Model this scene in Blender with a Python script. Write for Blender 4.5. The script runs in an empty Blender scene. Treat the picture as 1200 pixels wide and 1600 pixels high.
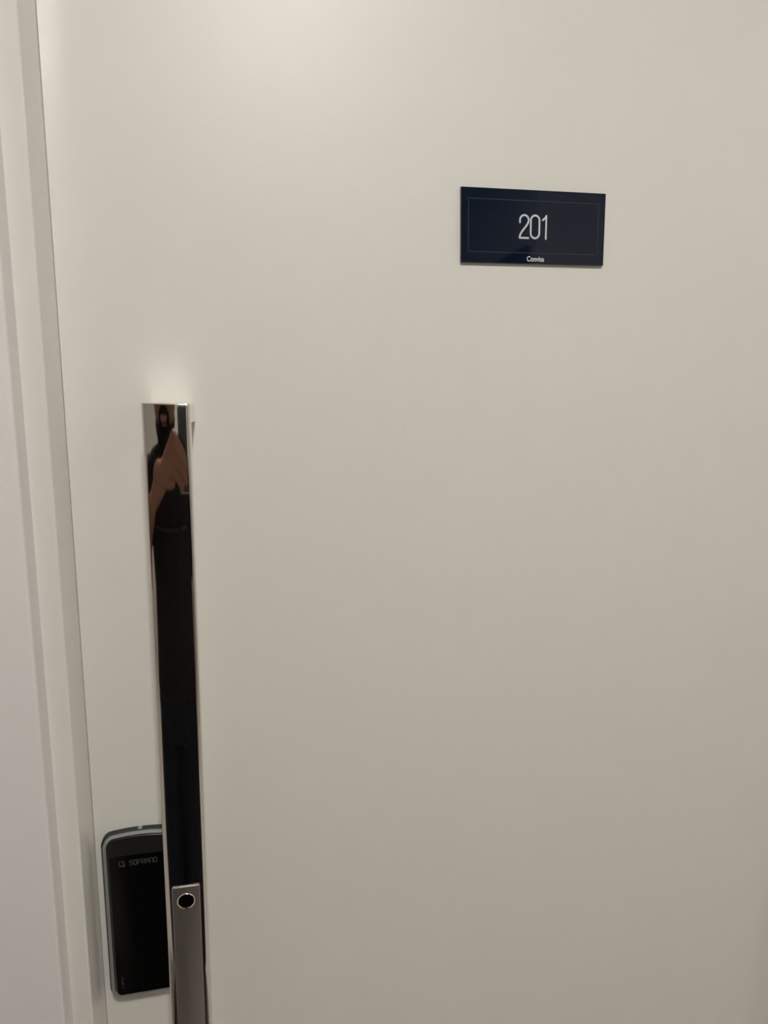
import bpy, bmesh, math
from mathutils import Vector, Matrix, Quaternion

# ------------------------------------------------------------------ camera, light, exposure
scene = bpy.context.scene
C = scene.collection
PI = math.pi

cam_data = bpy.data.cameras.new('camera')
cam = bpy.data.objects.new('camera', cam_data)
C.objects.link(cam)
YAW, PITCH, ROLL = math.radians(12.100), math.radians(9.801), math.radians(-0.979)
CAM = Vector((0.0, -0.612, 1.5))
fwd = Vector((math.sin(YAW) * math.cos(PITCH), math.cos(YAW) * math.cos(PITCH), -math.sin(PITCH)))
rgt = Vector((math.cos(YAW), -math.sin(YAW), 0))
dwn = fwd.cross(rgt)
r2 = rgt * math.cos(ROLL) + dwn * math.sin(ROLL)
d2 = dwn * math.cos(ROLL) - rgt * math.sin(ROLL)
m = Matrix((r2, -d2, -fwd)).transposed().to_4x4()
m.translation = CAM
cam.matrix_world = m
cam_data.sensor_width = 36.0
cam_data.lens = 36.0 * 965.0 / 1600.0
cam_data.clip_start = 0.01
scene.camera = cam

world = bpy.data.worlds.new('world')
scene.world = world
world.use_nodes = True
world.node_tree.nodes['Background'].inputs['Color'].default_value = (0.5, 0.5, 0.5, 1)
world.node_tree.nodes['Background'].inputs['Strength'].default_value = 0.02

LAMP_AT = (0.10, -1.16, 2.6)      # the ceiling downlight over the visitor
LAMP_RADIUS = 0.09
LAMP_POWER = 24.9
FILL_POWER = 6.5  # strength of the added fill lamp

vs = scene.view_settings
vs.view_transform = 'Standard'
vs.look = 'None'
vs.gamma = 1.0
vs.use_curve_mapping = False
vs.exposure = 0.0
scene.cycles.use_denoising = True
scene.cycles.max_bounces = 12
scene.cycles.diffuse_bounces = 8
scene.cycles.glossy_bounces = 6
scene.cycles.sample_clamp_indirect = 0.0
scene.cycles.blur_glossy = 0.3

# ------------------------------------------------------------------ materials
def mat(name, col, rough=0.5, metal=0.0, spec=0.5, bump=0.0, bscale=200.0, mottle=0.0, mscale=6.0,
        coat=0.0, aniso=None):
    M = bpy.data.materials.new(name)
    M.use_nodes = True
    nt = M.node_tree
    b = nt.nodes['Principled BSDF']
    b.inputs['Base Color'].default_value = (*col, 1)
    b.inputs['Roughness'].default_value = rough
    b.inputs['Metallic'].default_value = metal
    b.inputs['Specular IOR Level'].default_value = spec
    b.inputs['Coat Weight'].default_value = coat
    b.inputs['Coat Roughness'].default_value = 0.03
    tc = nt.nodes.new('ShaderNodeTexCoord')
    if mottle > 0:
        n = nt.nodes.new('ShaderNodeTexNoise')
        n.inputs['Scale'].default_value = mscale
        n.inputs['Detail'].default_value = 4
        nt.links.new(tc.outputs['Object'], n.inputs['Vector'])
        mp = nt.nodes.new('ShaderNodeMapRange')
        mp.inputs['To Min'].default_value = 1 - mottle
        mp.inputs['To Max'].default_value = 1 + mottle
        nt.links.new(n.outputs['Fac'], mp.inputs['Value'])
        mx = nt.nodes.new('ShaderNodeMix')
        mx.data_type = 'RGBA'
        mx.blend_type = 'MULTIPLY'
        mx.inputs['Factor'].default_value = 1
        mx.inputs['A'].default_value = (*col, 1)
        nt.links.new(mp.outputs['Result'], mx.inputs['B'])
        nt.links.new(mx.outputs['Result'], b.inputs['Base Color'])
    if bump > 0:
        n = nt.nodes.new('ShaderNodeTexNoise')
        n.inputs['Scale'].default_value = bscale
        n.inputs['Detail'].default_value = 3
        if aniso:
            mpg = nt.nodes.new('ShaderNodeMapping')
            mpg.inputs['Scale'].default_value = aniso
            nt.links.new(tc.outputs['Object'], mpg.inputs['Vector'])
            nt.links.new(mpg.outputs['Vector'], n.inputs['Vector'])
        else:
            nt.links.new(tc.outputs['Object'], n.inputs['Vector'])
        bp = nt.nodes.new('ShaderNodeBump')
        bp.inputs['Strength'].default_value = bump
        bp.inputs['Distance'].default_value = 0.001
        nt.links.new(n.outputs['Fac'], bp.inputs['Height'])
        nt.links.new(bp.outputs['Normal'], b.inputs['Normal'])
    return M


def emit(name, col, strength):
    M = bpy.data.materials.new(name)
    M.use_nodes = True
    nt = M.node_tree
    nt.nodes.remove(nt.nodes['Principled BSDF'])
    e = nt.nodes.new('ShaderNodeEmission')
    e.inputs['Color'].default_value = (*col, 1)
    e.inputs['Strength'].default_value = strength
    nt.links.new(e.outputs[0], nt.nodes['Material Output'].inputs['Surface'])
    return M


def door_material():
    """satin white lacquer with two faint rubbed scuffs"""
    M = mat('door_lacquer', (0.70, 0.685, 0.64), 0.43, 0, 0.42, 0.02, 700.0)
    nt = M.node_tree
    b = nt.nodes['Principled BSDF']
    tc = nt.nodes.new('ShaderNodeTexCoord')
    nz = nt.nodes.new('ShaderNodeTexNoise')
    nz.inputs['Scale'].default_value = 260
    nt.links.new(tc.outputs['Object'], nz.inputs['Vector'])
    last = None
    for (x, z, ang, ln, wd, amt) in ((0.151, 1.478, 60, 0.022, 0.0012, 0.10), (0.214, 1.437, 5, 0.006, 0.0016, 0.08),
                                     (0.172, 1.418, 80, 0.003, 0.0015, 0.06)):
        mp = nt.nodes.new('ShaderNodeMapping')
        mp.vector_type = 'TEXTURE'
        mp.inputs['Location'].default_value = (x, 0, z)
        mp.inputs['Rotation'].default_value = (0, math.radians(-ang), 0)
        mp.inputs['Scale'].default_value = (ln, 1, wd)
        nt.links.new(tc.outputs['Object'], mp.inputs['Vector'])
        ln_ = nt.nodes.new('ShaderNodeVectorMath')
        ln_.operation = 'LENGTH'
        nt.links.new(mp.outputs[0], ln_.inputs[0])
        mr = nt.nodes.new('ShaderNodeMapRange')
        mr.inputs['From Min'].default_value = 0.2
        mr.inputs['From Max'].default_value = 1.0
        mr.inputs['To Min'].default_value = amt
        mr.inputs['To Max'].default_value = 0.0
        nt.links.new(ln_.outputs['Value'], mr.inputs['Value'])
        if last is None:
            last = mr.outputs[0]
        else:
            ad = nt.nodes.new('ShaderNodeMath')
            nt.links.new(last, ad.inputs[0])
            nt.links.new(mr.outputs[0], ad.inputs[1])
            last = ad.outputs[0]
    mu = nt.nodes.new('ShaderNodeMath')
    mu.operation = 'MULTIPLY'
    nt.links.new(last, mu.inputs[0])
    nt.links.new(nz.outputs['Fac'], mu.inputs[1])
    mx = nt.nodes.new('ShaderNodeMix')
    mx.data_type = 'RGBA'
    mx.inputs['A'].default_value = b.inputs['Base Color'].default_value
    mx.inputs['B'].default_value = (0.06, 0.05, 0.04, 1)
    nt.links.new(mu.outputs[0], mx.inputs['Factor'])
    nt.links.new(mx.outputs['Result'], b.inputs['Base Color'])
    return M


MAT = {
    'door': door_material(),
    'frame': mat('frame_lacquer', (0.69, 0.67, 0.63), 0.15, 0, 0.5, 0.03, 500.0),
    'wall': mat('wall_paint', (0.71, 0.68, 0.67), 0.7, 0, 0.3, 0.08, 350.0),
    'ceiling': mat('ceiling_paint', (0.78, 0.76, 0.73), 0.85, 0, 0.3, 0.05, 200.0),
    'floor': mat('floor_screed', (0.52, 0.48, 0.44), 0.45, 0, 0.5, 0.05, 90.0, 0.12, 5.0),
    'chrome': mat('polished_chrome', (0.80, 0.775, 0.74), 0.035, 1.0),
    'chrome_post': mat('polished_chrome_post', (0.80, 0.775, 0.74), 0.095, 1.0),
    'plate': mat('brushed_grey_metal', (0.30, 0.275, 0.26), 0.42, 1.0, 0.5, 0.10, 60.0, aniso=(40, 40, 0.6)),
    'ring': mat('bright_metal_ring', (0.82, 0.81, 0.78), 0.12, 1.0),
    'window': mat('sensor_black_glass', (0.003, 0.002, 0.002), 0.15, 0, 0.1),
    'glass': mat('lock_black_glass', (0.0025, 0.0025, 0.0025), 0.10, 0, 0.2),
    'silver': mat('lock_silver_plastic', (0.36, 0.37, 0.37), 0.35, 0.55, 0.5, 0.03, 500.0),
    'rubber': mat('lock_dark_gasket', (0.018, 0.020, 0.019), 0.6),
    'lockprint': mat('lock_grey_print', (0.055, 0.055, 0.053), 0.5),
    'seam': mat('lock_seam_grey', (0.30, 0.30, 0.29), 0.4),
    'navy': mat('navy_acrylic', (0.0006, 0.0058, 0.0185), 0.04, 0, 0.5, mottle=0.03),
    'acrylic_edge': mat('acrylic_edge', (0.012, 0.016, 0.024), 0.35),
    'print': mat('white_print', (0.56, 0.60, 0.63), 0.5),
    'line': mat('blue_grey_print_line', (0.030, 0.050, 0.075), 0.4),
    'skin': mat('skin', (0.17, 0.078, 0.045), 0.5, 0, 0.4, 0.15, 160.0, 0.10, 30.0),
    'lips': mat('lip_skin', (0.17, 0.075, 0.075), 0.4),
    'hair': mat('black_hair', (0.006, 0.005, 0.0045), 0.75, 0, 0.12, 0.6, 300.0),
    'shirt': mat('dark_shirt_cloth', (0.010, 0.0075, 0.0085), 0.85, 0, 0.2, 0.25, 120.0),
    'trousers': mat('dark_trouser_cloth', (0.007, 0.008, 0.012), 0.85, 0, 0.2, 0.25, 120.0),
    'shoe': mat('shoe_leather', (0.012, 0.011, 0.011), 0.5),
    'shirtprint': mat('shirt_print', (0.05, 0.047, 0.047), 0.7),
    'phoneback': mat('phone_back_glass', (0.020, 0.024, 0.023), 0.25),
    'phoneframe': mat('phone_metal_frame', (0.55, 0.56, 0.55), 0.25, 1.0),
    'lens': mat('phone_lens_glass', (0.004, 0.004, 0.005), 0.06),
    'eye': mat('eye_white', (0.6, 0.57, 0.53), 0.3),
    'iris': mat('eye_iris', (0.02, 0.012, 0.008), 0.2),
    'dimwood': mat('corridor_door_lacquer', (0.52, 0.49, 0.45), 0.4, 0, 0.5, 0.03, 300.0),
    'brownwood': mat('brown_wood', (0.16, 0.10, 0.065), 0.45, 0, 0.5, 0.2, 30.0, 0.25, 8.0, aniso=(6, 6, 0.6)),
    'slope_sheen': mat('lock_slope_sheen', (0.006, 0.006, 0.0065), 0.42, 0, 0.4),
    'lampring': mat('lamp_white_metal', (0.8, 0.8, 0.8), 0.4),
}

# ------------------------------------------------------------------ helpers
def link(name, me, material=None, parent=None, kind=None, label=None, cat=None, group=None):
    o = bpy.data.objects.new(name, me)
    C.objects.link(o)
    if material is not None and me is not None:
        me.materials.clear()
        me.materials.append(MAT[material] if isinstance(material, str) else material)
    if parent is not None:
        o.parent = parent
    if kind:
        o['kind'] = kind
    if label:
        o['label'] = label
    if cat:
        o['category'] = cat
    if group:
        o['group'] = group
    return o


def finish(bm, name, smooth=None):
    bmesh.ops.recalc_face_normals(bm, faces=bm.faces[:])
    me = bpy.data.meshes.new(name)
    bm.to_mesh(me)
    bm.free()
    if smooth is not None:
        for p in me.polygons:
            p.use_smooth = True
        me.set_sharp_from_angle(angle=math.radians(smooth))
    return me


def box(bm, x0, x1, y0, y1, z0, z1, bev=0.0, seg=2):
    v = [bm.verts.new((x, y, z)) for z in (z0, z1) for y in (y0, y1) for x in (x0, x1)]
    fs = [bm.faces.new([v[i] for i in f]) for f in
          ((0, 2, 3, 1), (4, 5, 7, 6), (0, 1, 5, 4), (2, 6, 7, 3), (0, 4, 6, 2), (1, 3, 7, 5))]
    if bev > 0:
        es = list({e for f in fs for e in f.edges})
        bmesh.ops.bevel(bm, geom=es, offset=bev, segments=seg, profile=0.5, affect='EDGES')


def box_mesh(name, *a, bev=0.0, seg=2, smooth=None):
    bm = bmesh.new()
    box(bm, *a, bev=bev, seg=seg)
    return finish(bm, name, smooth)


def stack(rings, cap0=True, cap1=True, bm=None):
    """join closed loops of equal length into a skin"""
    bm = bm or bmesh.new()
    vr = [[bm.verts.new(p) for p in r] for r in rings]
    n = len(vr[0])
    for a, b in zip(vr, vr[1:]):
        for i in range(n):
            bm.faces.new((a[i], a[(i + 1) % n], b[(i + 1) % n], b[i]))
    if cap0:
        bm.faces.new(vr[0][::-1])
    if cap1:
        bm.faces.new(vr[-1])
    return bm


def arc(cx, cy, r, a0, a1, n):
    return [(cx + r * math.cos(math.radians(a0 + (a1 - a0) * i / n)),
             cy + r * math.sin(math.radians(a0 + (a1 - a0) * i / n))) for i in range(n + 1)]


def inset(loop, d):
    """move a closed 2D loop (counter-clockwise) inwards by d"""
    out = []
    n = len(loop)
    for i in range(n):
        p, q, s = Vector(loop[i - 1]), Vector(loop[i]), Vector(loop[(i + 1) % n])
        a, b = (q - p), (s - q)
        if a.length < 1e-9:
            a = b
        if b.length < 1e-9:
            b = a
        a.normalize()
        b.normalize()
        na, nb = Vector((-a.y, a.x)), Vector((-b.y, b.x))
        k = na + nb
        k.normalize()
        c = max(0.4, k.dot(na))
        out.append(tuple(q + k * (d / c)))
    return out


def stroke(bm, pts, w, y0, y1, to3, closed=False):
    """flat raised ribbon with round ends along a 2D polyline; to3(x, z, y) places it"""
    P = [Vector(p) for p in pts]
    n = len(P)
    L, Rr = [], []
    for i in range(n):
        if closed:
            t = (P[(i + 1) % n] - P[i - 1])
        else:
            t = P[min(i + 1, n - 1)] - P[max(i - 1, 0)]
        t.normalize()
        nn = Vector((-t.y, t.x)) * (w / 2)
        L.append(P[i] + nn)
        Rr.append(P[i] - nn)
    def quadstrip(A, B):
        m_ = len(A)
        rng = range(m_) if closed else range(m_ - 1)
        va = [bm.verts.new(to3(p.x, p.y, y1)) for p in A]
        vb = [bm.verts.new(to3(p.x, p.y, y1)) for p in B]
        wa = [bm.verts.new(to3(p.x, p.y, y0)) for p in A]
        wb = [bm.verts.new(to3(p.x, p.y, y0)) for p in B]
        for i in rng:
            j = (i + 1) % m_
            bm.faces.new((va[i], va[j], vb[j], vb[i]))
            bm.faces.new((va[i], wa[i], wa[j], va[j]))
            bm.faces.new((vb[i], vb[j], wb[j], wb[i]))
        if not closed:
            bm.faces.new((va[0], vb[0], wb[0], wa[0]))
            bm.faces.new((va[-1], wa[-1], wb[-1], vb[-1]))
    if not closed:
        for idx, sgn in ((0, -1), (n - 1, 1)):
            pass
        t0 = (P[0] - P[1]).normalized()
        t1 = (P[-1] - P[-2]).normalized()
        # rounded ends: extra narrowing cross-sections
        A0, B0, A1, B1 = [], [], [], []
        for k in (80, 60, 40, 20):
            a = math.radians(k)
            n0 = Vector((t0.y, -t0.x))
            A0.append(P[0] + t0 * (w / 2 * math.sin(a)) + n0 * (w / 2 * math.cos(a)))
            B0.append(P[0] + t0 * (w / 2 * math.sin(a)) - n0 * (w / 2 * math.cos(a)))
        for k in (20, 40, 60, 80):
            a = math.radians(k)
            n1 = Vector((-t1.y, t1.x))
            A1.append(P[-1] + t1 * (w / 2 * math.sin(a)) + n1 * (w / 2 * math.cos(a)))
            B1.append(P[-1] + t1 * (w / 2 * math.sin(a)) - n1 * (w / 2 * math.cos(a)))
        L = A0 + L + A1
        Rr = B0 + Rr + B1
    quadstrip(L, Rr)


def text_mesh(s, size, depth, bold=0.0):
    cu = bpy.data.curves.new('lettering_curve', 'FONT')
    cu.body = s
    cu.size = size
    cu.extrude = depth / 2
    cu.offset = bold
    cu.align_x = 'CENTER'
    cu.align_y = 'CENTER'
    o = bpy.data.objects.new('lettering_tmp', cu)
    C.objects.link(o)
    bpy.context.view_layer.update()
    me = bpy.data.meshes.new_from_object(o.evaluated_get(bpy.context.evaluated_depsgraph_get()))
    bpy.data.objects.remove(o)
    bpy.data.curves.remove(cu)
    return me


# ------------------------------------------------------------------ the room
DX0, DX1, DZ1 = -0.1656, 0.7400, 2.12          # door leaf
REV, FRW, PROUD = 0.047, 0.0181, 0.069         # frame depth, frame face width, wall face
XL, XR, YB, YN, XC, ZC = -1.75, 2.30, -3.10, -1.90, 1.16, 2.6

door = link('door_1', box_mesh('door_leaf', DX0 + 0.0003, DX1 - 0.0003, 0.0, 0.038, 0.008, DZ1 - 0.002, bev=0.0006, seg=1),
            'door', kind='structure', label='flush satin white door leaf with a tall chrome pull handle')

# door frame: a rebated jamb and head, each member a piece of the trim
trim = link('trim_1', None, kind='structure', label='white painted rebated frame around the white door')
def jamb_profile(s, x_in):
    """profile in x,y: reveal next to the leaf, front face, back; s=-1 left jamb, +1 right jamb"""
    r = 0.0022
    pts = [(0, 0.09), (0, -REV + r)]
    pts += [(s * r - s * r * math.cos(math.radians(a)), -REV + r - r * math.sin(math.radians(a))) for a in (22, 45, 68, 90)]
    pts += [(s * (FRW + 0.02), -REV), (s * (FRW + 0.02), 0.09)]
    return [(x_in + p[0], p[1]) for p in pts]
for s, x_in in ((-1, DX0), (1, DX1)):
    pr = jamb_profile(s, x_in)
    bm = stack([[(x, y, z) for x, y in pr] for z in (0.0, DZ1 + 0.038)])
    link('jamb', finish(bm, 'jamb', 40), 'frame', trim)
link('frame_head', box_mesh('frame_head', DX0, DX1, -REV, 0.09, DZ1, DZ1 + 0.038, bev=0.002, smooth=40), 'frame', trim)
link('door_stop', box_mesh('door_stop', DX0, DX1, 0.040, 0.09, 0.0, 0.006), 'frame', trim)

# front wall in three pieces around the frame (one object)
xa, xb, zt = DX0 - FRW, DX1 + FRW, DZ1 + FRW
bm = bmesh.new()
box(bm, XL - 0.1, xa, -PROUD, 0.12, 0, ZC, bev=0.0025, seg=3)
box(bm, xb, XR + 0.1, -PROUD, 0.12, 0, ZC, bev=0.0025, seg=3)
box(bm, xa, xb, -PROUD, 0.12, zt, ZC)
link('wall_front', finish(bm, 'wall_front', 40), 'wall', kind='structure', label='plain off-white wall around the recessed door')
link('wall_left', box_mesh('wall_left', XL - 0.1, XL, YB - 0.1, -PROUD, 0, ZC), 'wall', kind='structure')
link('wall_right', box_mesh('wall_right', XR, XR + 0.1, YB - 0.1, -PROUD, 0, ZC), 'wall', kind='structure')
link('wall_back', box_mesh('wall_back', XL, XC, YB - 0.1, YB, 0, ZC), 'wall', kind='structure')
link('wall_back_near', box_mesh('wall_back_near', XC, XR, YB, YN, 0, ZC), 'wall', kind='structure')
link('floor', box_mesh('floor', XL - 0.1, XR + 0.1, YB - 0.1, 0.12, -0.1, 0.0), 'floor', kind='structure')
link('ceiling', box_mesh('ceiling', XL - 0.1, XR + 0.1, YB - 0.1, 0.12, ZC, ZC + 0.1), 'ceiling', kind='structure')
link('baseboard_back', box_mesh('baseboard_back', XL, XC, YB, YB + 0.015, 0, 0.09, bev=0.003), 'frame', kind='structure')
# the door across the corridor
d2o = link('door_2', box_mesh('door_leaf_opposite', -1.42, -0.62, YB, YB + 0.02, 0.01, 2.1, bev=0.002), 'dimwood', kind='structure',
           label='closed door across the corridor')
for (x0, x1, z0, z1) in ((-1.50, -1.42, 0, 2.18), (-0.62, -0.54, 0, 2.18), (-1.42, -0.62, 2.1, 2.18)):
    link('door_casing', box_mesh('door_casing', x0, x1, YB, YB + 0.03, z0, z1, bev=0.004), 'frame', d2o)

d3o = link('added_door', box_mesh('door_leaf_recess', XC - 0.02, XC, -2.98, -2.02, 0.01, 2.1, bev=0.002), 'brownwood', kind='structure',  # added out of view to darken the left of the sign's reflection
           label='added unseen brown door that darkens the sign reflection')
for (y0, y1, z0, z1) in ((-3.05, -2.98, 0, 2.17), (-2.02, -1.95, 0, 2.17), (-2.98, -2.02, 2.1, 2.17)):
    link('door_casing', box_mesh('door_casing', XC - 0.03, XC, y0, y1, z0, z1, bev=0.004), 'brownwood', d3o)

# ceiling downlight over the visitor, and an added one for fill
def downlight(at, power, label, radius=LAMP_RADIUS):
    root = link('ceiling_light', None, label=label, cat='ceiling light', group='round downlights in the corridor ceiling')
    root.location = at
    n = 48
    prof = [(radius + 0.018, 0.0), (radius + 0.018, -0.006), (radius + 0.012, -0.009), (radius, -0.009), (radius, 0.0)]
    bm = stack([[(r * math.cos(2 * PI * i / n), r * math.sin(2 * PI * i / n), z) for i in range(n)] for r, z in prof], False, False)
    link('lamp_rim', finish(bm, 'lamp_rim', 30), 'lampring', root)
    bm = stack([[(r * math.cos(2 * PI * i / n), r * math.sin(2 * PI * i / n), z) for i in range(n)]
                for r, z in ((radius, -0.002), (radius * 0.98, -0.005))])
    strength = power / (PI * PI * radius * radius)
    link('diffuser', finish(bm, 'diffuser'), emit('lamp_diffuser', (1.0, 0.985, 0.925), strength), root)
downlight(LAMP_AT, LAMP_POWER, 'round ceiling downlight just in front of the white door')
downlight((1.95, -0.95, 2.6), FILL_POWER, 'added unseen downlight that fills the corridor', 0.09)  # added fill lamp, brightens the near wall mirrored in the sign

# ------------------------------------------------------------------ pull handle (a part of the door)
HX, HW, HF, HT = -0.0715, 0.0199, -0.055, 0.013     # centre x, half width, front y, thickness
ZTOP, ZBOT, RC = 1.4986, 0.700, 0.215
fr = 0.0024
def bar_profile(g=0.0):
    pts = []
    sag = lambda x: HF + RC - math.sqrt(RC * RC - x * x)
    xe = HW - fr
    ye = sag(xe)
    n = 28
    front = [(-xe + 2 * xe * i / n, 0) for i in range(n + 1)]
    front = [(x, sag(x)) for x, _ in front]
    phi = math.degrees(math.asin(xe / RC))
    right = arc(xe - fr * math.sin(math.radians(phi)) , ye + fr * math.cos(math.radians(phi)), fr, -90 + phi, 0, 6)
    left = arc(-xe + fr * math.sin(math.radians(phi)), ye + fr * math.cos(math.radians(phi)), fr, 180, 270 - phi, 6)
    yb = HF + HT
    br = arc(right[-1][0] - 0.0015, yb - 0.0015, 0.0015, 0, 90, 3)
    bl = arc(left[0][0] + 0.0015, yb - 0.0015, 0.0015, 90, 180, 3)
    loop = front + right[1:] + br + bl + left[:-1]
    if g:
        loop = inset(loop, g)
    return [(HX + x, y) for x, y in loop]
rings = []
for z, g in ((ZBOT, 0.0010), (ZBOT + 0.0004, 0.0003), (ZBOT + 0.0011, 0)):
    rings.append([(x, y, z) for x, y in bar_profile(g)])
for z in (ZBOT + 0.0014, ZBOT + 0.02, 1.15, ZTOP - 0.02, ZTOP - 0.0014):
    rings.append([(x, y, z) for x, y in bar_profile(0)])
for z, g in ((ZTOP - 0.0011, 0), (ZTOP - 0.0004, 0.0003), (ZTOP, 0.0010)):
    rings.append([(x, y, z) for x, y in bar_profile(g)])
handle = link('pull_handle', finish(stack(rings), 'handle_bar', 25), 'chrome', door,
              label='tall polished chrome pull handle with a fingerprint reader')
handle.data.materials.append(MAT['chrome_post'])
for p in handle.data.polygons:
    if abs(p.normal.z) > 0.3:
        p.material_index = 1
        p.use_smooth = False
for z0, z1 in ((ZTOP - 0.0165, ZTOP - 0.0002), (ZBOT + 0.0002, ZBOT + 0.0165)):
    link('end_post', box_mesh('end_post', HX - HW + 0.0006, HX + HW - 0.0006, HF + HT - 0.0005, 0.0, z0, z1, bev=0.0006, seg=2),
         'chrome_post', handle)

# fingerprint plate let into the front of the bar
PW, PT, PB, PF = 0.01325, 1.0365, 0.835, -0.0566
def rrect(hw, z0, z1, r, n=6):
    return (arc(hw - r, z1 - r, r, 0, 90, n) + arc(-hw + r, z1 - r, r, 90, 180, n)
            + arc(-hw + r, z0 + r, r, 180, 270, n) + arc(hw - r, z0 + r, r, 270, 360, n))
base = rrect(PW, PB, PT, 0.0022)
lay = [(0.0, -0.0548 + 0.0012), (0.0, PF + 0.0008), (0.0003, PF + 0.0003), (0.0009, PF)]
bm = stack([[(HX + x, y, z) for x, z in (inset(base, g) if g else base)] for g, y in lay])
link('fingerprint_plate', finish(bm, 'fingerprint_plate', 35), 'plate', handle, label='flat brushed grey metal plate')
n = 48
RZ = 1.0206
def lathe_y(prof, cx, cz, cap0=False, cap1=False):
    return stack([[(cx + r * math.cos(2 * PI * i / n), y, cz + r * math.sin(2 * PI * i / n)) for i in range(n)] for r, y in prof], cap0, cap1)
prof = [(0.0088, PF + 0.0002), (0.0087, PF - 0.0004), (0.0083, PF - 0.0007), (0.0080, PF - 0.0006), (0.0072, PF + 0.00015)]
link('sensor_ring', finish(lathe_y(prof, HX, RZ), 'sensor_ring', 50), 'ring', handle, label='bright bevelled metal ring')
prof = [(0.0073, PF + 0.0001), (0.0073, PF - 0.0001), (0.005, PF - 0.00005), (0.002, PF - 0.00002)]
link('sensor_window', finish(lathe_y(prof, HX, RZ, True, True), 'sensor_window', 50), 'window', handle, label='round black sensor window')

# ------------------------------------------------------------------ digital lock
LC = -0.1195
lock = link('digital_lock', None, label='black glass touchscreen door lock partly behind the chrome handle', cat='door lock')
lock.location = (LC, 0, 0.97)
def lock_loop(hw, zt, zb, rt, rb, arch):
    """rounded plate outline, the top edge arched"""
    pts = []
    L0 = arc(hw - rb, zb + rb, rb, 270, 360, 6)
    top_r = arc(hw - rt, zt - rt - arch, rt, 0, 68, 7)
    top_l = [(-x, z) for x, z in top_r[::-1]]
    xr, zr = top_r[-1]
    mid = []
    for i in range(1, 12):
        x = xr - 2 * xr * i / 12
        mid.append((x, zr + (zt - zr) * (1 - (x / xr) ** 2)))
    L1 = arc(-hw + rb, zb + rb, rb, 180, 270, 6)
    return L0 + top_r + mid + top_l + L1
def lock_layers(name, spec, material, **kw):
    bm = stack([[(x, y, z - 0.97) for x, z in lock_loop(*lp)] for lp, y in spec])
    return link(name, finish(bm, name, 9), material, lock, **kw)
G = (0.0387, 1.0676, 0.8760, 0.0125, 0.009, 0.0016)
S = (0.0364, 1.0670, 0.8783, 0.0118, 0.0085, 0.0016)
F = (0.0322, 1.0674, 0.8846, 0.0095, 0.007, 0.0016)
sh = lambda L, d: (L[0] - d, L[1] - d, L[2] + d, max(0.001, L[3] - d), max(0.001, L[4] - d), L[5])
lock_layers('back_gasket', [(G, 0.0), (G, -0.0058), (sh(G, 0.0008), -0.0066)], 'rubber', label='dark grey rubber gasket')
lock_layers('silver_body', [(S, -0.0066), (S, -0.0105), (sh(S, 0.0010), -0.0128), (sh(S, 0.0026), -0.0140)], 'silver',
            label='silver grey housing')
# glass face: low at the rim and rising along a long slope under the top edge
Fm = (F[0] - 0.0032, 1.0492, F[2] + 0.0022, 0.003, 0.0055, 0.0004)
glass = lock_layers('glass_face', [(F, -0.0125), (F, -0.0142), (sh(F, 0.0006), -0.0148), (Fm, -0.0182)], 'glass',
                    label='black glass touch face')
glass.data.materials.append(MAT['slope_sheen'])  # reflected light on the slope, put into a lighter, rougher black
for p in glass.data.polygons:
    if p.normal.z > 0.12 and p.normal.y < -0.3:
        p.material_index = 1
# small light marks on the housing: notch at the top, two seams below the glass
link('reset_notch', box_mesh('reset_notch', -0.0030, 0.0012, -0.0052, -0.0005, 1.0660 - 0.97, 1.0680 - 0.97, bev=0.0002), 'silver', lock)
for x0, x1 in ((-0.0245, -0.0032), (0.0036, 0.0245)):
    bm = bmesh.new()
    stroke(bm, [(x0, 0.8859 - 0.97), (x1, 0.8859 - 0.97)], 0.0009, 0, 1, lambda x, z, t: (x, -0.0172 - 0.0004 * t, z))
    link('bottom_seam', finish(bm, 'bottom_seam'), 'seam', lock)
# lettering on the glass: an emblem and the maker's word in stroked square letters
def onglass(dx, dz):
    return lambda x, z, t: (dx + x, -0.0181 - 0.00025 * t, dz + z)
H_, W_ = 0.0052, 0.0036
GL = {
    'S': [[(1, .92), (.8, 1), (.15, 1), (0, .85), (0, .65), (.15, .52), (.85, .48), (1, .35), (1, .15), (.85, 0), (.15, 0), (0, .08)]],
    'O': [[(0, 1), (0, .12), (.12, 0), (.88, 0), (1, .12), (1, .88), (.88, 1), (0, 1)]],
    'P': [[(0, 0), (0, 1), (.85, 1), (1, .88), (1, .55), (.85, .42), (.05, .42)]],
    'R': [[(0, 0), (0, 1), (.85, 1), (1, .88), (1, .58), (.85, .45), (.05, .45)], [(.45, .45), (1, 0)]],
    'A': [[(0, 0), (0, .75), (.25, 1), (.75, 1), (1, .75), (1, 0)], [(0.05, .42), (.95, .42)]],
    'N': [[(0, 0), (0, 1), (.85, 1), (1, .85), (1, 0)]],
}
tx = -0.1293 - LC
for i, ch in enumerate('SOPRANO'):
    bm = bmesh.new()
    for pl in GL[ch]:
        stroke(bm, [(a * W_ * 0.74, (b - 0.5) * H_) for a, b in pl], 0.00078, 0, 1, onglass(tx + i * W_ * 1.09, 1.0405 - 0.97))
    link('letter', finish(bm, 'letter_' + ch), 'lockprint', glass)
bm = bmesh.new()
for pl in ([(0, 1), (0, 0), (.95, 0)], [(.35, .95), (.9, .95), (.65, .6), (1, .45), (.95, .2), (.4, .2)]):
    stroke(bm, [(a * 0.0052, (b - 0.5) * 0.0060) for a, b in pl], 0.0009, 0, 1, onglass(-0.1390 - LC, 1.0402 - 0.97))
link('emblem', finish(bm, 'emblem'), 'lockprint', glass)
bm = bmesh.new()
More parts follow.
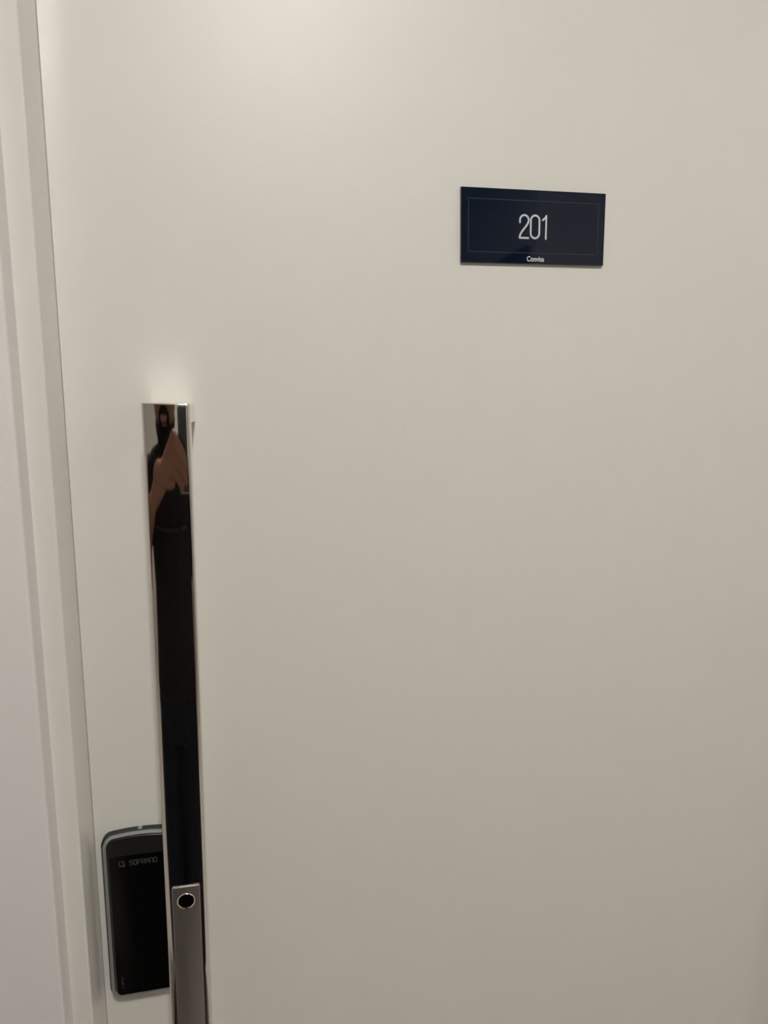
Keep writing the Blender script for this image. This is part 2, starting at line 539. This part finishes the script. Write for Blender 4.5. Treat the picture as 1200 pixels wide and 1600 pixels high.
for pl in ([(0, 0), (.9, 0), (.9, .9)], [(.2, 1.6), (.2, 3.4)], [(.8, 1.4), (.8, 3.0), (.4, 3.0)], [(0, 4.0), (1.0, 4.3)], [(.2, 5.2), (.9, 5.2), (.9, 4.7)]):
    stroke(bm, [(a * 0.0018, b * 0.0024) for a, b in pl], 0.00045, 0, 1, onglass(-0.1438 - LC, 0.8955 - 0.97))
link('small_mark', finish(bm, 'small_mark'), 'lockprint', glass)

# ------------------------------------------------------------------ room number sign
sign = link('number_sign', None, label='navy acrylic room number sign reading 201 on the white door', cat='sign')
sign.location = (0.2787, 0, 1.6769)
sign.rotation_euler = (0, -math.radians(2.2), 0)
SW, SH, ST = 0.0767, 0.0344, 0.0032
pl = link('sign_board', box_mesh('sign_board', -SW, SW, -ST, -0.0006, -SH, SH, bev=0.00035, seg=2), 'navy', sign)
pl.data.materials.append(MAT['acrylic_edge'])
for p in pl.data.polygons:
    if abs(p.normal.y) < 0.97:
        p.material_index = 1
link('adhesive_pad', box_mesh('adhesive_pad', -SW * 0.9, SW * 0.9, -0.0006, 0.0, -SH * 0.85, SH * 0.85), 'rubber', sign)
flat = lambda x, z, t: (x, -ST - 0.00018 * t + 0.00004, z)
lw = 0.00042
bm = bmesh.new()
stroke(bm, [(-0.0692, -0.0243), (0.0692, -0.0243), (0.0692, 0.0243), (-0.0692, 0.0243)], lw, 0, 1, flat, closed=True)
# mitred corners: replace by four bars
bm.free()
bm = bmesh.new()
for a, b in (((-0.0692, -0.0243), (0.0692, -0.0243)), ((0.0692, -0.0243), (0.0692, 0.0243)),
             ((0.0692, 0.0243), (-0.0692, 0.0243)), ((-0.0692, 0.0243), (-0.0692, -0.0243))):
    stroke(bm, [a, b], lw, 0, 1, flat)
link('border_line', finish(bm, 'border_line'), 'line', sign, label='thin blue grey outline')
DH = 0.0212          # digit height
def bez(p0, p1, p2, p3, n=12):
    out = []
    for i in range(n + 1):
        t = i / n
        out.append(tuple((1 - t) ** 3 * a + 3 * t * (1 - t) ** 2 * b + 3 * t * t * (1 - t) * c + t ** 3 * d for a, b, c, d in zip(p0, p1, p2, p3)))
    return out
w2 = 0.0046
h2 = DH / 2
two = arc(0, h2 - w2, w2, 180, 0, 14)
two = [(-w2, h2 - w2 - 0.0022)] + two
two += bez(two[-1], (w2, h2 - w2 - 0.0052), (-w2, -h2 + 0.0062), (-w2, -h2 + 0.0005))[1:] + [(-w2, -h2)]
ze = arc(0, h2 - w2, w2, 0, 180, 14) + arc(0, -h2 + w2, w2, 180, 360, 14)
sw = 0.00175
dz = 0.0003
for nm, x, lines, closed in (('two', -0.01115, [two, [(-w2, -h2), (w2, -h2)]], False), ('zero', 0.0004, [ze], True),
                             ('one', 0.0122, [[(0, -h2 - 0.0003), (0, h2)], [(0, h2 - 0.0003), (-0.0012, h2 - 0.0022), (-0.0036, h2 - 0.0040)]], False)):
    bm = bmesh.new()
    for k, l in enumerate(lines):
        off = 0.00002 * k
        stroke(bm, l, sw, 0, 1, lambda x_, z_, t, x=x, off=off: (x + x_, -ST - 0.0003 * t + 0.00004 - off * t, z_ + dz), closed=closed)
    link('digit', finish(bm, 'digit_' + nm), 'print', sign)
tm = text_mesh('Convisa', 0.0068, 0.00025, 0.00013)
tm.transform(Matrix.Translation((0.0015, -ST - 0.0001, -0.0301)) @ Matrix.Rotation(PI / 2, 4, 'X') @ Matrix.Scale(0.86, 4, (1, 0, 0)))
link('lettering', tm, 'print', sign, label='small white company name')

# ------------------------------------------------------------------ the visitor with the phone (seen in the chrome)
def ell(bm, c, r, rot=None, sub=3):
    g = bmesh.ops.create_icosphere(bm, subdivisions=sub, radius=1.0)
    M = Matrix.Translation(c)
    if rot is not None:
        M = M @ rot.to_4x4()
    M = M @ Matrix.Diagonal((*((r, r, r) if isinstance(r, (int, float)) else r), 1))
    bmesh.ops.transform(bm, matrix=M, verts=g['verts'])


def cap(bm, p0, p1, r0, r1, seg=20):
    p0, p1 = Vector(p0), Vector(p1)
    d = p1 - p0
    g = bmesh.ops.create_cone(bm, cap_ends=True, segments=seg, radius1=r0, radius2=r1, depth=d.length)
    q = Vector((0, 0, 1)).rotation_difference(d.normalized())
    bmesh.ops.transform(bm, matrix=Matrix.Translation((p0 + p1) / 2) @ q.to_matrix().to_4x4(), verts=g['verts'])
    ell(bm, p0, r0, sub=2)
    ell(bm, p1, r1, sub=2)


def chain(bm, pts, rad):
    for a, b, ra, rb in zip(pts, pts[1:], rad, rad[1:]):
        cap(bm, a, b, ra, rb)


def loft(bm, rows, seg=32):
    stack([[(cx + rx * math.cos(2 * PI * i / seg), cy + ry * math.sin(2 * PI * i / seg), z) for i in range(seg)]
           for z, cx, cy, rx, ry in rows], bm=bm)


def organic(name, bm, voxel, smooth=3):
    bmesh.ops.recalc_face_normals(bm, faces=bm.faces[:])
    me = bpy.data.meshes.new(name)
    bm.to_mesh(me)
    bm.free()
    o = bpy.data.objects.new(name + '_tmp', me)
    C.objects.link(o)
    r = o.modifiers.new('remesh', 'REMESH')
    r.mode = 'VOXEL'
    r.voxel_size = voxel
    s = o.modifiers.new('smooth', 'SMOOTH')
    s.factor = 0.5
    s.iterations = smooth
    bpy.context.view_layer.update()
    out = bpy.data.meshes.new_from_object(o.evaluated_get(bpy.context.evaluated_depsgraph_get()))
    bpy.data.objects.remove(o)
    for p in out.polygons:
        p.use_smooth = True
    out.name = name
    return out


PX, PY = -0.175, -0.945             # where the visitor stands
HC = Vector((PX - 0.005, -0.868, 1.545))    # head centre
bm = bmesh.new()
# head, face, neck
ell(bm, HC + Vector((0, -0.012, 0.03)), (0.082, 0.096, 0.088))
ell(bm, HC + Vector((0, 0.018, -0.035)), (0.086, 0.072, 0.085))
ell(bm, HC + Vector((0, 0.046, -0.098)), (0.042, 0.034, 0.030))
ell(bm, HC + Vector((0, 0.066, 0.022)), (0.050, 0.020, 0.014))
cap(bm, HC + Vector((0, 0.078, 0.012)), HC + Vector((0, 0.101, -0.034)), 0.009, 0.0125)
for s in (-1, 1):
    ell(bm, HC + Vector((s * 0.011, 0.092, -0.037)), 0.0085, sub=2)
    ell(bm, HC + Vector((s * 0.040, 0.055, -0.025)), (0.022, 0.024, 0.022))
    ell(bm, HC + Vector((s * 0.085, -0.012, -0.008)), (0.007, 0.018, 0.031), Matrix.Rotation(s * 0.3, 3, 'Z'))
cap(bm, (PX, -0.925, 1.35), HC + Vector((0, -0.02, -0.07)), 0.060, 0.056)
# trunk and legs
loft(bm, [(1.40, PX, PY, 0.08, 0.065), (1.375, PX, PY, 0.135, 0.082), (1.33, PX, PY, 0.178, 0.100), (1.22, PX, PY, 0.172, 0.112),
          (1.08, PX, PY, 0.152, 0.104), (0.95, PX, PY, 0.160, 0.108), (0.84, PX, PY, 0.168, 0.112), (0.76, PX, PY, 0.150, 0.100)])
for s in (-1, 1):
    x = PX + s * 0.088
    chain(bm, [(x, PY, 0.82), (x + s * 0.008, PY + 0.01, 0.46), (x + s * 0.012, PY - 0.02, 0.33), (x + s * 0.012, PY - 0.01, 0.08)], [0.080, 0.054, 0.056, 0.038])
    ell(bm, (x + s * 0.02, PY + 0.055, 0.035), (0.042, 0.115, 0.032))
# the arm that holds the phone up
SHL, ELB, WR = Vector((PX - 0.185, PY, 1.318)), Vector((-0.425, -0.805, 1.135)), Vector((-0.262, -0.640, 1.312))
chain(bm, [SHL, ELB, ELB.lerp(WR, 0.35), WR], [0.058, 0.043, 0.042, 0.0275])
# its hand: palm, four bent fingers across the phone's back, thumb round its edge
MCP = [(-0.146, -0.626, 1.410), (-0.150, -0.623, 1.392), (-0.158, -0.625, 1.374), (-0.168, -0.629, 1.358)]
PIP = [(-0.101, -0.607, 1.445), (-0.092, -0.602, 1.423), (-0.098, -0.604, 1.402), (-0.112, -0.609, 1.383)]
DIP = [(-0.062, -0.611, 1.424), (-0.050, -0.609, 1.402), (-0.057, -0.611, 1.381), (-0.078, -0.615, 1.364)]
TIP = [(-0.038, -0.618, 1.404), (-0.028, -0.619, 1.383), (-0.035, -0.621, 1.363), (-0.056, -0.624, 1.350)]
FR = [0.0122, 0.0125, 0.0120, 0.0108]
for k in range(4):
    cap(bm, WR, MCP[k], 0.021, 0.0150)
    chain(bm, [MCP[k], PIP[k], DIP[k], TIP[k]], [FR[k] * 1.15, FR[k] * 1.02, FR[k] * 0.92, FR[k] * 0.80])
ell(bm, (-0.142, -0.620, 1.358), (0.042, 0.013, 0.011))
ell(bm, (-0.200, -0.635, 1.366), (0.042, 0.019, 0.036))
chain(bm, [WR, (-0.205, -0.652, 1.376), (-0.140, -0.662, 1.404), (-0.100, -0.662, 1.424), (-0.080, -0.656, 1.437)],
      [0.021, 0.0185, 0.0135, 0.0115, 0.0095])
# the other arm hangs down, hand half open
SHR = Vector((PX + 0.185, PY, 1.318))
EL2, WR2 = Vector((PX + 0.235, PY - 0.03, 1.075)), Vector((PX + 0.235, PY + 0.035, 0.840))
chain(bm, [SHR, EL2, EL2.lerp(WR2, 0.3), WR2], [0.058, 0.043, 0.042, 0.0275])
PC = WR2 + Vector((0, 0.012, -0.055))
ell(bm, PC, (0.018, 0.040, 0.055))
for k, (dy, ln) in enumerate(((0.030, 0.072), (0.010, 0.080), (-0.011, 0.074), (-0.030, 0.058))):
    b0 = PC + Vector((0, dy, -0.040))
    chain(bm, [b0, b0 + Vector((-0.004, 0.003, -ln * 0.5)), b0 + Vector((-0.020, 0.004, -ln * 0.95))], [0.0105, 0.0095, 0.0080])
chain(bm, [PC + Vector((-0.008, 0.034, 0.020)), PC + Vector((-0.022, 0.056, -0.012)), PC + Vector((-0.026, 0.058, -0.040))], [0.014, 0.0115, 0.009])
person = link('person', organic('person_body', bm, 0.0042, 3), 'skin', None, None,
              'bearded person in a dark shirt holding a phone, mirrored in the chrome handle', 'person')

def child(name, bm, material, voxel=None, smooth=2, label=None):
    me = organic(name, bm, voxel, smooth) if voxel else finish(bm, name, 60)
    return link(name, me, material, person, label=label)

bm = bmesh.new()      # shirt with short sleeves
loft(bm, [(1.412, PX, PY, 0.082, 0.072), (1.397, PX, PY, 0.145, 0.090), (1.372, PX, PY, 0.200, 0.104), (1.32, PX, PY, 0.205, 0.114), (1.22, PX, PY, 0.184, 0.124),
          (1.08, PX, PY, 0.170, 0.118), (0.95, PX, PY, 0.176, 0.122), (0.84, PX, PY, 0.186, 0.128)])
cap(bm, SHL, SHL.lerp(ELB, 0.72), 0.068, 0.062)
cap(bm, SHR, SHR.lerp(EL2, 0.72), 0.068, 0.062)
shirt = child('shirt', bm, 'shirt', 0.006, 4, 'plain dark short-sleeved shirt')
bm = bmesh.new()      # a line of small pale print across the chest
for k in range(22):
    if k == 17:
        continue
    a = math.radians(-44 + 4.2 * k)
    big = 1.9 if k > 17 else 1.0
    x, y = PX + 0.185 * math.sin(a) * 1.0, PY + 0.1265 * math.cos(a)
    box(bm, x - 0.0028, x + 0.0028, y - 0.004, y + 0.0022, 1.236 - 0.0019 * big, 1.236 + 0.0019 * big)
link('chest_print', finish(bm, 'chest_print'), 'shirtprint', shirt)
bm = bmesh.new()
loft(bm, [(0.90, PX, PY, 0.180, 0.122), (0.80, PX, PY, 0.184, 0.126), (0.74, PX, PY, 0.170, 0.115)])
for s in (-1, 1):
    x = PX + s * 0.082
    chain(bm, [(x, PY, 0.80), (x + s * 0.008, PY + 0.01, 0.46), (x + s * 0.012, PY - 0.01, 0.30), (x + s * 0.012, PY - 0.005, 0.115)], [0.098, 0.094, 0.092, 0.084])
child('trousers', bm, 'trousers', 0.008, 3, 'plain dark trousers')
for s in (-1, 1):
    bm = bmesh.new()
    x = PX + s * 0.110
    ell(bm, (x, PY + 0.055, 0.045), (0.052, 0.132, 0.042))
    cap(bm, (x, PY - 0.01, 0.06), (x, PY - 0.01, 0.095), 0.050, 0.046)
    box(bm, x - 0.048, x + 0.048, PY - 0.075, PY + 0.18, 0.002, 0.030, bev=0.01)
    child('shoe', bm, 'shoe', 0.006, 2)
bm = bmesh.new()      # hair over the crown and the back of the head
ell(bm, HC + Vector((0, -0.022, 0.045)), (0.084, 0.098, 0.090))
ell(bm, HC + Vector((0, -0.050, 0.000)), (0.081, 0.070, 0.085))
child('hair', bm, 'hair', 0.006, 2, 'short black hair')
bm = bmesh.new()      # beard along the jaw, moustache
for s in (-1, 1):
    chain(bm, [HC + Vector((s * 0.070, 0.000, -0.078)), HC + Vector((s * 0.060, 0.028, -0.096)), HC + Vector((s * 0.036, 0.062, -0.116)), HC + Vector((0, 0.074, -0.124))],
          [0.010, 0.016, 0.022, 0.024])
    chain(bm, [HC + Vector((s * 0.030, 0.080, -0.096)), HC + Vector((s * 0.031, 0.078, -0.072)), HC + Vector((s * 0.020, 0.088, -0.061)), HC + Vector((0, 0.094, -0.059))],
          [0.012, 0.009, 0.008, 0.008])
ell(bm, HC + Vector((0, 0.070, -0.108)), (0.034, 0.026, 0.016))
child('beard', bm, 'hair', 0.004, 2, 'short black beard and moustache')
bm = bmesh.new()
ell(bm, HC + Vector((0, 0.092, -0.0735)), (0.027, 0.009, 0.0040))
ell(bm, HC + Vector((0, 0.091, -0.0800)), (0.024, 0.010, 0.0050))
child('lips', bm, 'lips', 0.0025, 1)
for s in (-1, 1):
    bm = bmesh.new()
    ell(bm, HC + Vector((s * 0.032, 0.072, 0.002)), (0.013, 0.010, 0.0075))
    e = child('eye', bm, 'eye')
    bm = bmesh.new()
    ell(bm, HC + Vector((s * 0.032, 0.0805, 0.001)), (0.0055, 0.003, 0.0055))
    link('iris', finish(bm, 'iris', 60), 'iris', e)
    bm = bmesh.new()
    chain(bm, [HC + Vector((s * 0.014, 0.086, 0.024)), HC + Vector((s * 0.034, 0.083, 0.029)), HC + Vector((s * 0.052, 0.070, 0.024))], [0.004, 0.0045, 0.003])
    child('eyebrow', bm, 'hair', 0.0025, 1)

# the phone, back towards the door
phone = link('smartphone', None, label='dark phone held up by the person, mirrored at the top of the handle', cat='phone')
phone.location = (-0.0395, -0.634, 1.417)
phone.rotation_euler = (math.radians(-6), 0, 0)
def slab(hw, hh, r, lay):
    lp = arc(hw - r, hh - r, r, 0, 90, 8) + arc(-hw + r, hh - r, r, 90, 180, 8) + arc(-hw + r, -hh + r, r, 180, 270, 8) + arc(hw - r, -hh + r, r, 270, 360, 8)
    return stack([[(x, y, z) for x, z in (inset(lp, g) if g else lp)] for g, y in lay])
link('phone_frame', finish(slab(0.0365, 0.0785, 0.010, [(0.0008, 0.0038), (0, 0.0030), (0, -0.0030), (0.0008, -0.0038)]), 'phone_frame', 40), 'phoneframe', phone)
link('back_glass', finish(slab(0.0345, 0.0765, 0.0088, [(0, 0.0036), (0, 0.0042), (0.0005, 0.0045)]), 'back_glass', 40), 'phoneback', phone)
link('screen', finish(slab(0.0350, 0.0770, 0.0090, [(0.0005, -0.0043), (0, -0.0041), (0, -0.0036)]), 'screen', 40), 'lens', phone)
link('camera_bump', finish(slab(0.0095, 0.0190, 0.0080, [(0, 0.0040), (0, 0.0056), (0.0006, 0.0062)]), 'camera_bump', 40), 'phoneback', phone).location = (0.0230, 0, 0.0535)
for dz_ in (0.0620, 0.0450):
    link('camera_lens', finish(lathe_y([(0.0062, 0.0060), (0.0062, 0.0070), (0.0052, 0.0072), (0.0010, 0.0068)], 0.0230, dz_, True, True), 'camera_lens', 40), 'lens', phone)
